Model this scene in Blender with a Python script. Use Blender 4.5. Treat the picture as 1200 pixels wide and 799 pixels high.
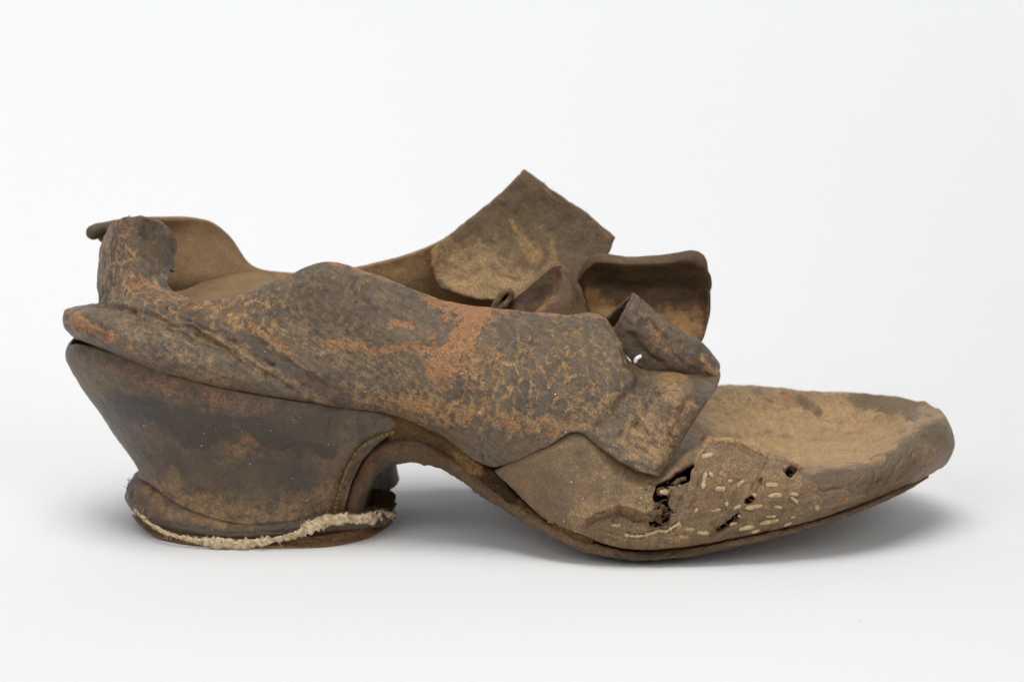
import bpy, math, random
import numpy as np
random.seed(7); np.random.seed(7)
C = bpy.context.scene
for o in list(bpy.data.objects): bpy.data.objects.remove(o)

# ------------------------------------------------------------ camera, world, lamps
PITCH = math.radians(13.0); FOC = 100.0; FPX = FOC/36.0*1200.0; DIST = 0.795
cp, sp_ = math.cos(PITCH), math.sin(PITCH)
DIR = np.array([0, cp, -sp_]); UP = np.array([0, sp_, cp]); RIGHT = np.array([1.0, 0, 0])
CAM = -DIST*DIR
def _unproj(px, py, y, cam):
    r = DIR + (px-600.0)/FPX*RIGHT - (py-399.5)/FPX*UP
    t = (y - cam[1])/r[1]
    return cam + t*r
CAM = CAM - np.array([0, 0, _unproj(740, 657, -0.038, CAM)[2]])
def P(px, py, y):                 # a point of the shoe at depth y (mm) -> metres
    return _unproj(px, py, y*0.001, CAM)
def M(px, py, y):                 # mirrored to the far side of the shoe (y given for the far side)
    p = P(px, py, -y); p[1] = y*0.001; return p
def project(V):
    d = V - CAM; t = d@DIR
    return np.stack([600+FPX*(d@RIGHT)/t, 399.5-FPX*(d@UP)/t, t], -1)

cam = bpy.data.cameras.new('camera'); co = bpy.data.objects.new('camera', cam); C.collection.objects.link(co)
co.location = CAM; co.rotation_euler = (math.pi/2-PITCH, 0, 0)
cam.lens = FOC; cam.sensor_width = 36; cam.clip_start = 0.02; cam.clip_end = 50
cam.dof.use_dof = True; cam.dof.focus_distance = 0.762; cam.dof.aperture_fstop = 14
C.camera = co

W = bpy.data.worlds.new('World'); C.world = W; W.use_nodes = True
bg = W.node_tree.nodes['Background']; bg.inputs[0].default_value = (0.97, 0.985, 1.0, 1); bg.inputs[1].default_value = 0.17
def lamp(name, loc, target, sx, sy, power, col=(1, 1, 1), spread=180):
    l = bpy.data.lights.new(name, 'AREA'); l.shape = 'RECTANGLE'; l.size = sx; l.size_y = sy; l.energy = power; l.color = col
    l.spread = math.radians(spread)
    o = bpy.data.objects.new(name, l); C.collection.objects.link(o); o.location = loc
    d = np.array(target)-np.array(loc)
    import mathutils
    o.rotation_euler = mathutils.Vector(d).to_track_quat('-Z', 'Y').to_euler()
    return o
lamp('overhead_softbox', (-0.06, -0.20, 0.95), (-0.02, -0.13, 0.0), 0.8, 0.40, 1.22, (1, 0.985, 0.96), 60)
lamp('front_softbox_left', (-0.75, -0.95, 0.85), (0, 0, 0.05), 0.9, 0.8, 6.3, (1, 0.985, 0.96))
lamp('front_softbox_right', (0.80, -1.00, 0.80), (0, 0, 0.05), 0.9, 0.8, 6.0, (1, 0.985, 0.96))
lamp('backdrop_lamp', (0, 0.15, 0.95), (0, 0.55, 0.10), 1.8, 0.2, 2.95, (0.99, 0.995, 1), 80)
C.view_settings.view_transform = 'Standard'; C.view_settings.look = 'None'
C.view_settings.exposure = 0.0; C.view_settings.gamma = 1.0; C.view_settings.use_curve_mapping = False
C.render.engine = 'CYCLES'; C.cycles.max_bounces = 6; C.cycles.use_denoising = True
C.render.resolution_x = 1024; C.render.resolution_y = 681

# ------------------------------------------------------------ noise and splines
def _h(ix, iy, iz, s):
    n = (ix.astype(np.int64)*73856093) ^ (iy.astype(np.int64)*19349663) ^ (iz.astype(np.int64)*83492791) ^ (s*2654435761)
    n = n & 0xffffffff
    n = ((n ^ (n >> 16))*0x45d9f3b) & 0xffffffff
    n = ((n ^ (n >> 16))*0x45d9f3b) & 0xffffffff
    n = n ^ (n >> 16)
    return (n & 0xffff)/65535.0*2-1
def vnoise(p, s=0):
    i = np.floor(p); f = p-i; u = f*f*f*(f*(f*6-15)+10); i = i.astype(np.int64)
    r = 0
    for dx in (0, 1):
        for dy in (0, 1):
            for dz in (0, 1):
                w = (u[:, 0] if dx else 1-u[:, 0])*(u[:, 1] if dy else 1-u[:, 1])*(u[:, 2] if dz else 1-u[:, 2])
                r = r + w*_h(i[:, 0]+dx, i[:, 1]+dy, i[:, 2]+dz, s)
    return r
def fbm(V, size_mm, octs=4, s=0, rough=0.5, stretch=None):
    p = V*1000.0/size_mm
    if stretch is not None: p = p*np.array(stretch)
    a, r, t = 1.0, 0, 0
    for k in range(octs):
        r = r + a*vnoise(p*(2.03**k)+17.3*k, s+k); t += a; a *= rough
    return r/t*1.6
def herm(ts, Q, tq):
    Q = np.asarray(Q, float); n = len(ts)
    d = np.zeros_like(Q)
    h = np.diff(ts); sl = (Q[1:]-Q[:-1])/h.reshape((-1,)+(1,)*(Q.ndim-1))
    d[0] = sl[0]; d[-1] = sl[-1]
    for k in range(1, n-1):
        d[k] = (sl[k-1]*h[k]+sl[k]*h[k-1])/(h[k]+h[k-1])
    k = np.clip(np.searchsorted(ts, tq, side='right')-1, 0, n-2)
    sh = (-1,)+(1,)*(Q.ndim-1)
    hh = h[k].reshape(sh); x = ((tq-ts[k])/h[k]).reshape(sh)
    x2, x3 = x*x, x*x*x
    return (2*x3-3*x2+1)*Q[k]+(x3-2*x2+x)*hh*d[k]+(-2*x3+3*x2)*Q[k+1]+(x3-x2)*hh*d[k+1]
def pts3(L): return np.array([p if isinstance(p, np.ndarray) else P(*p) for p in L])
def curve(L, n):
    Q = pts3(L); ts = np.concatenate([[0], np.cumsum(np.maximum(np.linalg.norm(np.diff(Q, axis=0), axis=1), 1e-5))])
    return herm(ts, Q, np.linspace(0, ts[-1], n))
def patch(stations, res_px):
    """grid of points through the control stations (each the same number of points)"""
    Q = np.array([pts3(s) for s in stations])
    lu = np.maximum(np.linalg.norm(np.diff(Q, axis=1), axis=2).mean(0), 2e-4)
    tu = np.concatenate([[0], np.cumsum(lu)])
    lv = np.maximum(np.linalg.norm(np.diff(Q, axis=0), axis=2).mean(1), 2e-4)
    tv = np.concatenate([[0], np.cumsum(lv)])
    r = res_px*0.00023
    nu = max(6, int(tu[-1]/r)); nv = max(6, int(tv[-1]/r))
    A = herm(tu, Q.transpose(1, 0, 2), np.linspace(0, tu[-1], nu))
    B = herm(tv, A.transpose(1, 0, 2), np.linspace(0, tv[-1], nv))
    return B                                   # (nv, nu, 3)
def gnormals(G):
    N = np.cross(np.gradient(G, axis=0), np.gradient(G, axis=1))
    return N/np.maximum(np.linalg.norm(N, axis=2, keepdims=True), 1e-12)
def polydist(px, L):
    L = np.asarray(L, float); d = np.full(len(px), 1e9)
    if len(L) == 1: return np.linalg.norm(px[:, :2]-L[0], axis=1)
    for a, b in zip(L[:-1], L[1:]):
        ab = b-a; t = np.clip(((px[:, :2]-a)@ab)/max(ab@ab, 1e-9), 0, 1)
        d = np.minimum(d, np.linalg.norm(px[:, :2]-(a+t[:, None]*ab), axis=1))
    return d

# ------------------------------------------------------------ materials
def lin(r, g, b):
    return tuple(((c/255)/12.92 if c/255 <= .04045 else ((c/255+.055)/1.055)**2.4) for c in (r, g, b))+(1,)
class NT:
    def __init__(s, name):
        s.m = bpy.data.materials.new(name); s.m.use_nodes = True; s.t = s.m.node_tree; s.t.nodes.clear()
    def n(s, kind, **kw):
        x = s.t.nodes.new(kind)
        for k, v in kw.items(): setattr(x, k, v)
        return x
    def put(s, sock, v):
        if v is None: return
        if isinstance(v, (int, float, tuple)): sock.default_value = v
        else: s.t.links.new(v, sock)
    def math(s, op, a, b=None, c=None, clamp=False):
        x = s.n('ShaderNodeMath', operation=op); x.use_clamp = clamp
        for i, v in enumerate((a, b, c)): s.put(x.inputs[i], v)
        return x.outputs[0]
    def sstep(s, v, a, b):
        x = s.n('ShaderNodeMapRange', interpolation_type='SMOOTHSTEP')
        s.put(x.inputs[0], v); s.put(x.inputs[1], a); s.put(x.inputs[2], b); return x.outputs[0]
    def mix(s, f, a, b, mode='MIX'):
        x = s.n('ShaderNodeMix', data_type='RGBA', blend_type=mode)
        s.put(x.inputs[0], f); s.put(x.inputs[6], a); s.put(x.inputs[7], b); return x.outputs[2]
    def noise(s, vec, scale, det=5, rough=.55, dist=0.0):
        x = s.n('ShaderNodeTexNoise'); s.put(x.inputs['Vector'], vec)
        x.inputs['Scale'].default_value = scale; x.inputs['Detail'].default_value = det
        x.inputs['Roughness'].default_value = rough; x.inputs['Distortion'].default_value = dist
        return x.outputs[0], x.outputs[1]
    def vscale(s, vec, v):
        x = s.n('ShaderNodeVectorMath', operation='MULTIPLY'); s.put(x.inputs[0], vec); x.inputs[1].default_value = v; return x.outputs[0]

def leather(name, mid, dark, tan, rust, tanbase=0.0, bump=1.0, rough=.62, fib=(1, 1, 1), mott=1.0, spec=.35, grain=.8, streak=.2, msc=.5, net=0.0, dustcol=None):
    t = NT(name)
    tc = t.n('ShaderNodeTexCoord'); mm = t.vscale(tc.outputs['Object'], (1000, 1000, 1000))
    fibv = t.vscale(mm, fib)
    at = t.n('ShaderNodeAttribute', attribute_name='wear_shade'); sep = t.n('ShaderNodeSeparateColor')
    t.t.links.new(at.outputs['Color'], sep.inputs[0]); Rr, Gg, Bb = sep.outputs; Aa = at.outputs['Alpha']
    big, bigc = t.noise(mm, .09, 4, .6)
    md, mdc = t.noise(fibv, msc, 7, .66, .5)
    fn, _ = t.noise(fibv, 2.2, 5, .68)
    vf, _ = t.noise(mm, 7.5, 3, .6)
    # warped cells for the cracked grain
    wv = t.n('ShaderNodeVectorMath', operation='MULTIPLY_ADD'); t.put(wv.inputs[0], mdc); wv.inputs[1].default_value = (3.4, 3.4, 3.4); t.put(wv.inputs[2], mm)
    ve = t.n('ShaderNodeTexVoronoi', feature='DISTANCE_TO_EDGE'); t.put(ve.inputs['Vector'], t.vscale(wv.outputs[0], (1.1, 1.0, .55))); ve.inputs['Scale'].default_value = .23
    vi = t.n('ShaderNodeTexVoronoi', feature='F1'); t.put(vi.inputs['Vector'], wv.outputs[0]); vi.inputs['Scale'].default_value = .47
    vs = t.n('ShaderNodeTexVoronoi', feature='DISTANCE_TO_EDGE'); t.put(vs.inputs['Vector'], wv.outputs[0]); vs.inputs['Scale'].default_value = 1.1
    line = t.math('SUBTRACT', 1, t.sstep(ve.outputs['Distance'], .02, .11))
    lmask = t.sstep(t.math('ADD', big, t.math('MULTIPLY', md, .5)), .62, .9)
    line = t.math('MULTIPLY', t.math('MULTIPLY', line, Bb), t.math('MULTIPLY', t.sstep(fn, .30, .52), t.sstep(md, .38, .54)))
    isl = t.math('SUBTRACT', 1, t.sstep(vi.outputs['Distance'], .30, .44))
    rot = t.n('ShaderNodeVectorRotate', rotation_type='Y_AXIS'); t.put(rot.inputs['Vector'], mm); rot.inputs['Angle'].default_value = math.radians(-33)
    stk, _ = t.noise(t.vscale(rot.outputs[0], (.16, 1.0, 1.0)), 1.1, 5, .65, .3)
    # grain colour
    k = t.math('ADD', t.math('ADD', t.math('MULTIPLY', t.math('SUBTRACT', md, .5), 1.2*mott), t.math('MULTIPLY', t.math('SUBTRACT', stk, .5), .9*streak)), t.math('MULTIPLY', t.math('SUBTRACT', big, .5), 1.1))
    col = t.mix(t.sstep(k, -.55, .42), dark, mid)
    tanm = t.math('ADD', Gg, t.math('MULTIPLY', t.math('SUBTRACT', md, .5), 1.3))
    tanm = t.math('ADD', tanm, t.math('MULTIPLY', t.math('SUBTRACT', fn, .5), 1.0))
    tanm = t.math('ADD', tanm, t.math('MULTIPLY', t.math('SUBTRACT', stk, .5), 1.3*streak))
    tanm = t.math('MULTIPLY', t.sstep(t.math('ADD', tanm, tanbase), .15, 1.15), .92)
    col = t.mix(tanm, col, tan)
    rm = t.math('ADD', Rr, t.math('MULTIPLY', t.math('SUBTRACT', md, .5), 2.0))
    rm = t.math('ADD', rm, t.math('MULTIPLY', t.math('SUBTRACT', fn, .5), 1.5))
    rm = t.math('ADD', rm, t.math('MULTIPLY', t.math('SUBTRACT', stk, .5), 1.2*streak))
    rm = t.sstep(rm, .44, .88)
    rm = t.math('MULTIPLY', rm, t.math('SUBTRACT', 1, t.math('MULTIPLY', isl, Bb)))
    rcol = t.mix(t.sstep(fn, .3, .7), tuple(c*.62 for c in rust[:3])+(1,), rust)
    col = t.mix(t.math('MULTIPLY', rm, .85), col, rcol)
    dm = t.sstep(t.math('ADD', Aa, t.math('MULTIPLY', t.math('SUBTRACT', md, .5), .9)), .4, .8)
    col = t.mix(t.math('MULTIPLY', dm, .8), col, dark)
    col = t.mix(t.math('MULTIPLY', line, .8), col, tan)
    if net:
        nm = t.math('SUBTRACT', 1, t.sstep(vs.outputs['Distance'], .02, .13))
        nm = t.math('MULTIPLY', nm, t.sstep(t.math('ADD', t.math('MULTIPLY', md, .6), t.math('MULTIPLY', stk, .4)), .40, .58))
        col = t.mix(t.math('MULTIPLY', nm, net), col, t.mix(.35, tan, rust))
    fv = t.math('ADD', .44, t.math('MULTIPLY', fn, 1.12))
    fv = t.math('MULTIPLY', fv, t.math('ADD', .62, t.math('MULTIPLY', vf, .76)))
    cell = t.math('ADD', .66, t.math('MULTIPLY', t.sstep(vs.outputs['Distance'], 0.0, .22), .38))
    cell = t.math('ADD', t.math('MULTIPLY', t.math('SUBTRACT', cell, 1), grain), 1)
    fv = t.math('MULTIPLY', t.math('MULTIPLY', fv, 1.27), cell)
    fv = t.math('MULTIPLY', fv, t.math('ADD', 1-.35*streak, t.math('MULTIPLY', stk, .70*streak)))
    hs = t.n('ShaderNodeHueSaturation'); t.put(hs.inputs['Color'], col); t.put(hs.inputs['Value'], fv); hs.inputs['Saturation'].default_value = .84
    gm = t.n('ShaderNodeGamma'); t.put(gm.inputs[0], hs.outputs[0]); gm.inputs[1].default_value = 1.32
    gk = t.n('ShaderNodeVectorMath', operation='MULTIPLY'); t.put(gk.inputs[0], gm.outputs[0]); gk.inputs[1].default_value = (1.66, 1.63, 1.45)
    col = gk.outputs[0]
    # relief
    hgt = t.math('ADD', t.math('MULTIPLY', fn, .42), t.math('MULTIPLY', vf, .14))
    hgt = t.math('ADD', hgt, t.math('MULTIPLY', stk, .34*streak))
    hgt = t.math('ADD', hgt, t.math('MULTIPLY', md, .35))
    hgt = t.math('ADD', hgt, t.math('MULTIPLY', line, .38))
    hgt = t.math('SUBTRACT', hgt, t.math('MULTIPLY', rm, .30))
    hgt = t.math('ADD', hgt, t.math('MULTIPLY', t.sstep(vs.outputs['Distance'], 0, .25), .13*grain))
    bp = t.n('ShaderNodeBump'); bp.inputs['Strength'].default_value = .95*bump; bp.inputs['Distance'].default_value = .0012; t.put(bp.inputs['Height'], hgt)
    b = t.n('ShaderNodeBsdfPrincipled'); t.put(b.inputs['Base Color'], col)
    t.put(b.inputs['Roughness'], t.math('ADD', rough-.1, t.math('MULTIPLY', fn, .25)))
    b.inputs['Specular IOR Level'].default_value = spec
    t.put(b.inputs['Normal'], bp.outputs[0])
    o = t.n('ShaderNodeOutputMaterial'); t.t.links.new(b.outputs[0], o.inputs[0])
    return t.m
def plain(name, a, b_, size=1.0, rough=.8, bump=.5, dist=.0004):
    t = NT(name); tc = t.n('ShaderNodeTexCoord'); mm = t.vscale(tc.outputs['Object'], (1000, 1000, 1000))
    n1, _ = t.noise(mm, 1/size, 6, .65); n2, _ = t.noise(mm, 5/size, 4, .6)
    col = t.mix(t.sstep(t.math('ADD', t.math('MULTIPLY', n1, .7), t.math('MULTIPLY', n2, .3)), .35, .65), a, b_)
    bp = t.n('ShaderNodeBump'); bp.inputs['Strength'].default_value = bump; bp.inputs['Distance'].default_value = dist; t.put(bp.inputs['Height'], t.math('ADD', n1, n2))
    b = t.n('ShaderNodeBsdfPrincipled'); t.put(b.inputs['Base Color'], col); b.inputs['Roughness'].default_value = rough
    b.inputs['Specular IOR Level'].default_value = .25
    t.put(b.inputs['Normal'], bp.outputs[0]); o = t.n('ShaderNodeOutputMaterial'); t.t.links.new(b.outputs[0], o.inputs[0])
    return t.m
TAN = lin(150, 124, 86); RUST = lin(148, 103, 52); DARK = lin(66, 60, 56)
M_quarter = leather('worn_grain_leather', lin(102, 88, 69), lin(66, 59, 51), lin(152, 122, 78), RUST, streak=.6, rough=.41, spec=.6, bump=.62, net=.3, grain=.45, mott=1.1, msc=.6)
M_flesh = leather('flesh_side_leather', lin(122, 100, 74), lin(98, 79, 57), lin(146, 120, 84), lin(132, 90, 55), tanbase=.1, bump=.45, rough=.75, mott=.4, spec=.25, grain=.2, streak=0)
M_latchet = leather('dusty_strap_leather', lin(114, 95, 70), lin(80, 68, 53), lin(148, 121, 78), RUST, bump=.55, rough=.56, streak=.25, grain=.5, msc=.3, mott=.7, spec=.4)
M_tongue = leather('tongue_leather', lin(100, 80, 59), lin(64, 51, 39), lin(136, 106, 66), RUST, bump=.45, rough=.66, spec=.3, grain=.3, streak=.1, mott=.7)
M_vamp = leather('vamp_leather', lin(122, 101, 75), lin(92, 79, 62), lin(152, 126, 88), RUST, bump=.6, rough=.45, spec=.45, streak=.2, grain=.6, msc=.4, mott=.7)
M_heel = leather('heel_leather', lin(100, 81, 58), lin(58, 52, 45), lin(136, 106, 64), lin(126, 86, 50), bump=.5, rough=.42, spec=.55, streak=.05, grain=.35, msc=.45, mott=1.2)
M_sole = leather('sole_leather', lin(112, 89, 63), lin(74, 60, 45), lin(142, 110, 70), lin(120, 72, 46), bump=.8, rough=.55, fib=(.35, 1, 1.8), streak=.1)
M_fibre = leather('torn_fibre_leather', lin(122, 96, 62), lin(72, 57, 40), lin(158, 124, 76), RUST, bump=1.4, rough=.9, spec=.1, streak=.3)
M_fibre_side = leather('insect_eaten_leather', lin(136, 110, 78), lin(98, 80, 58), lin(164, 134, 90), lin(140, 94, 60), bump=.9, rough=.7, spec=.25, streak=.2, grain=.5, msc=.8)
M_cream = plain('frayed_cream_cord', lin(160, 132, 94), lin(232, 214, 180), 1.3, .9, .7, .0006)
M_peg = plain('pale_peg_ends', lin(156, 130, 92), lin(204, 182, 140), 1.2, .85, .7, .0003)
M_thread = plain('stitching_thread', lin(84, 68, 46), lin(134, 106, 68), 1.0, .85, .6, .0003)
M_dust = plain('dust_specks', lin(190, 178, 150), lin(225, 216, 196), 1.0, .9, .2)
M_white = plain('white_gap_fleck', lin(235, 236, 240), lin(250, 250, 252), 1.0, .8, .2)

# ------------------------------------------------------------ object helpers
def link(name, V, F, mat, parent, smooth=True, wear_shade=None):
    me = bpy.data.meshes.new(name)
    V = np.ascontiguousarray(V, dtype=np.float32)
    me.from_pydata(V.tolist() if len(V) < 2000 else [], [], F if len(V) < 2000 else [])
    if len(V) >= 2000:
        F = np.asarray(F, dtype=np.int32)
        me.vertices.add(len(V)); me.vertices.foreach_set('co', V.ravel())
        me.loops.add(F.size); me.loops.foreach_set('vertex_index', F.ravel())
        me.polygons.add(len(F)); me.polygons.foreach_set('loop_start', np.arange(0, F.size, 4, dtype=np.int32))
        me.update(calc_edges=True); me.validate()
    if wear_shade is not None:
        a = me.attributes.new('wear_shade', 'FLOAT_COLOR', 'POINT'); a.data.foreach_set('color', np.ascontiguousarray(wear_shade, dtype=np.float32).ravel())
    me.polygons.foreach_set('use_smooth', np.full(len(me.polygons), smooth))
    me.materials.append(mat)
    o = bpy.data.objects.new(name, me); C.collection.objects.link(o); o.parent = parent
    return o
SURF = {}
def sheet(name, stations, mat, parent, thick=1.6, res=2.0, orient='cam', strokes=(), creases=(), holes=(), rag=.25, noise=1.0, taper=.6, key=None, nsize=1.0, base=(0, 0, 0, 0), roughs=(), lowf=.6):
    G = stations if isinstance(stations, np.ndarray) else patch(stations, res)
    nv, nu = G.shape[:2]
    N = gnormals(G)
    cen = G.reshape(-1, 3).mean(0)
    if orient == 'cam': s = np.sign(((CAM-G)*N).sum(2).mean())
    elif orient == 'centre': s = np.sign(((G-cen)*N).sum(2).mean())
    else: s = orient
    N = N*s
    # distance (mm) from the four free edges
    du = np.concatenate([np.zeros((nv, 1)), np.cumsum(np.linalg.norm(np.diff(G, axis=1), axis=2), 1)], 1)*1000
    dv = np.concatenate([np.zeros((1, nu)), np.cumsum(np.linalg.norm(np.diff(G, axis=0), axis=2), 0)], 0)*1000
    d4 = [du, du[:, -1:]-du, dv, dv[-1:]-dv]
    flat = G.reshape(-1, 3)
    if rag:
        Tu = np.gradient(G, axis=1); Tu /= np.maximum(np.linalg.norm(Tu, axis=2, keepdims=True), 1e-9)
        Tv = np.gradient(G, axis=0); Tv /= np.maximum(np.linalg.norm(Tv, axis=2, keepdims=True), 1e-9)
        sh = np.zeros_like(G)
        nz = (fbm(flat, 5.0, 4, 91, .6)).reshape(nv, nu)
        for d, T, sg in ((d4[0], Tu, 1), (d4[1], Tu, -1), (d4[2], Tv, 1), (d4[3], Tv, -1)):
            sh += T*(sg*rag*0.001*nz*np.exp(-d/1.5))[..., None]
        G = G+sh; flat = G.reshape(-1, 3)
    dist = np.minimum(np.minimum(d4[0], d4[1]), np.minimum(d4[2], d4[3]))
    px = project(flat)
    disp = noise*(lowf*0.36*fbm(flat, 11.0*nsize, 3, 3)+0.20*fbm(flat, 3.2*nsize, 3, 13)+0.10*fbm(flat, 1.2, 2, 23))
    for pts, w, dep in creases:
        wob = 2.2*fbm(flat, 3.0, 2, 51)
        d = polydist(px+np.stack([wob, -wob, 0*wob], 1), pts)
        disp = disp-dep*np.exp(-(d/w)**2)*(1+.5*fbm(flat, 4.0, 2, 57))
    for pts, rad, amp, size in roughs:
        w = np.clip(1.5-polydist(px, pts)/rad, 0, 1)
        disp = disp+w*amp*(fbm(flat, size, 4, 33, .65)-.35*np.abs(fbm(flat, size*2.2, 2, 43)))
    fade = np.minimum(1, dist.ravel()/1.2)*.8+.2
    Go = flat+N.reshape(-1, 3)*(disp*fade*.001)[:, None]
    r = min(thick*.5, 1.0)*taper
    x = np.clip(dist.ravel()/max(r, 1e-6), 0, 1)
    ins = (thick*.5)*(1-np.sqrt(np.clip(1-(1-x)**2, 0, 1)))*taper if taper > 0 else np.zeros(len(flat))
    Vout = Go-N.reshape(-1, 3)*(ins*.001)[:, None]
    Vin = flat+N.reshape(-1, 3)*((disp*fade*.6-thick+ins)*.001)[:, None]
    # wear masks, with some shade painted through the dark channel
    warp = np.stack([fbm(flat, 4.5, 4, 111, .6), fbm(flat, 4.5, 4, 131, .6), 0*px[:, 2]], 1)
    wear_shade = np.tile(np.array(base, float), (len(flat), 1))
    for ch, pts, rad, st in strokes:
        wob = 1+.55*fbm(flat, 6.0, 3, 71+ch)
        a_ = min(10, rad*.75)
        d = polydist(px+a_*warp, pts)/(rad*np.maximum(wob, .25))
        wear_shade[:, ch] = np.maximum(wear_shade[:, ch], st*np.clip(1.55-d, 0, 1))
    idx = np.arange(nv*nu).reshape(nv, nu)
    q = np.stack([idx[:-1, :-1], idx[1:, :-1], idx[1:, 1:], idx[:-1, 1:]], -1).reshape(-1, 4)
    nn = np.cross(np.gradient(G, axis=0), np.gradient(G, axis=1))
    if (nn*N).sum() < 0: q = q[:, ::-1]
    if len(holes):
        keep = np.ones(len(q), bool)
        for pts, rad in holes:
            wob = 1+.5*fbm(flat, 2.0, 3, 81)
            d = polydist(px, pts)/(rad*np.maximum(wob, .3)) > 1
            front = ((CAM-flat)*N.reshape(-1, 3)).sum(1) > 0
            d = d | ~front
            keep &= d[q].all(1)
        q = q[keep]
    e = np.concatenate([q[:, [0, 1]], q[:, [1, 2]], q[:, [2, 3]], q[:, [3, 0]]])
    k = np.minimum(e[:, 0], e[:, 1]).astype(np.int64)*(nv*nu)+np.maximum(e[:, 0], e[:, 1])
    _, inv, cnt = np.unique(k, return_inverse=True, return_counts=True)
    be = e[cnt[inv] == 1]
    n = nv*nu
    if len(holes):
        bord = np.zeros((nv, nu), bool); bord[[0, -1]] = True; bord[:, [0, -1]] = True; bord = bord.ravel()
        for it in range(6):
            for X in (Vout, Vin):
                acc = np.zeros_like(X); c_ = np.zeros(n)
                np.add.at(acc, be[:, 0], X[be[:, 1]]); np.add.at(acc, be[:, 1], X[be[:, 0]]); np.add.at(c_, be[:, 0], 1); np.add.at(c_, be[:, 1], 1)
                m_ = (c_ > 0) & ~bord; X[m_] = .45*X[m_]+.55*acc[m_]/c_[m_][:, None]
    F = np.concatenate([q, q[:, ::-1]+n, np.stack([be[:, 1], be[:, 0], be[:, 0]+n, be[:, 1]+n], 1)])
    V = np.concatenate([Vout, Vin]); wr = np.concatenate([wear_shade, wear_shade])
    used = np.unique(F); remap = np.zeros(len(V), np.int64); remap[used] = np.arange(len(used))
    o = link(name, V[used], remap[F], mat, parent, True, wr[used])
    if key:
        Np = gnormals(Vout.reshape(nv, nu, 3)).reshape(-1, 3); Np *= np.sign((Np*N.reshape(-1, 3)).sum())
        SURF[key] = (Vout, Np, project(Vout))
    return o
def tube(pts, radii, n=10, rag=0.0, size=1.0, caps=True, seed=0):
    Q = np.asarray(pts); m = len(Q)
    T = np.gradient(Q, axis=0); T /= np.maximum(np.linalg.norm(T, axis=1, keepdims=True), 1e-12)
    ref = np.array([0, 0, 1.0]); A = np.cross(T, ref); A /= np.maximum(np.linalg.norm(A, axis=1, keepdims=True), 1e-9); B = np.cross(T, A)
    th = np.linspace(0, 2*np.pi, n, endpoint=False)
    V = Q[:, None]+np.asarray(radii).reshape(-1, 1, 1)*(np.cos(th)[None, :, None]*A[:, None]+np.sin(th)[None, :, None]*B[:, None])
    V = V.reshape(-1, 3)
    if rag:
        cen = np.repeat(Q, n, 0); d = V-cen
        V = cen+d*(1+rag*fbm(V, size, 3, seed))[:, None]
    F = []
    for i in range(m-1):
        for j in range(n):
            a, b = i*n+j, i*n+(j+1) % n
            F.append((a, b, b+n, a+n))
    V = np.concatenate([V, Q[:1], Q[-1:]]); c0, c1 = m*n, m*n+1
    for j in range(n):
        b = (j+1) % n
        F.append((c0, b, j, c0)); F.append((c1, (m-1)*n+j, (m-1)*n+b, c1))
    F = [tuple(dict.fromkeys(f)) for f in F]
    return V, F
def joinvf(L):
    V, F, o = [], [], 0
    for v, f in L:
        V.append(v); F += [tuple(i+o for i in q) for q in f]; o += len(v)
    return np.concatenate(V), F
def linkp(name, V, F, mat, parent, smooth=True):       # any polygons
    me = bpy.data.meshes.new(name); me.from_pydata(np.asarray(V).tolist(), [], F); me.update()
    me.polygons.foreach_set('use_smooth', np.full(len(me.polygons), smooth)); me.materials.append(mat)
    o = bpy.data.objects.new(name, me); C.collection.objects.link(o); o.parent = parent
    return o
def onsurf(key, x, y):
    V, N, pj = SURF[key]
    fr = ((CAM-V)*N).sum(1) > 0
    d = (pj[:, 0]-x)**2+(pj[:, 1]-y)**2
    d = np.where(fr, d, 1e9)
    c = np.where(d < d.min()+6)[0]
    i = c[np.argmin(pj[c, 2])]
    return V[i], N[i]

def onboth(x, y):
    p1, n1 = onsurf('vamp', x, y); p2, n2 = onsurf('torn', x, y)
    pr = project(np.array([p2]))[0]
    if abs(pr[0]-x)+abs(pr[1]-y) < 3 and pr[2] < project(np.array([p1]))[0][2]: return p2, n2
    return p1, n1
# ------------------------------------------------------------ backdrop: one white sweep of paper
def sweep():
    prof = [(-2.2, 0)]+[(y, 0) for y in np.linspace(-1.2, 0.12, 14)]
    R = 0.40
    prof += [(0.12+R*math.sin(a), R-R*math.cos(a)) for a in np.linspace(0.06, math.pi/2, 26)]
    prof += [(0.12+R, 1.2), (0.12+R, 2.4)]
    xs = np.linspace(-2.4, 2.4, 9)
    V = [(x, y, z) for (y, z) in prof for x in xs]; n = len(xs)
    F = [(i*n+j, i*n+j+1, (i+1)*n+j+1, (i+1)*n+j) for i in range(len(prof)-1) for j in range(n-1)]
    return V, F
t = NT('white_paper'); tc = t.n('ShaderNodeTexCoord'); nz, _ = t.noise(tc.outputs['Object'], 900, 3, .6)
b = t.n('ShaderNodeBsdfPrincipled'); b.inputs['Base Color'].default_value = (.715, .72, .728, 1); b.inputs['Roughness'].default_value = .75
b.inputs['Specular IOR Level'].default_value = .2
bp = t.n('ShaderNodeBump'); bp.inputs['Strength'].default_value = .05; bp.inputs['Distance'].default_value = .0002; t.put(bp.inputs['Height'], nz); t.put(b.inputs['Normal'], bp.outputs[0])
o_ = t.n('ShaderNodeOutputMaterial'); t.t.links.new(b.outputs[0], o_.inputs[0])
V, F = sweep(); bd = linkp('backdrop', V, F, t.m, None); bd['kind'] = 'structure'
bd['label'] = 'plain white studio sweep under and behind the shoe'

# ------------------------------------------------------------ the shoe
shoe = bpy.data.objects.new('shoe', None); C.collection.objects.link(shoe)
shoe['label'] = 'worn brown leather heeled latchet shoe with torn, insect-eaten toe, on white paper'
shoe['category'] = 'shoe'
R_, G_, B_, A_ = 0, 1, 2, 3  # rust, tan dirt, crackle, dark (stains and some painted shade)

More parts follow.
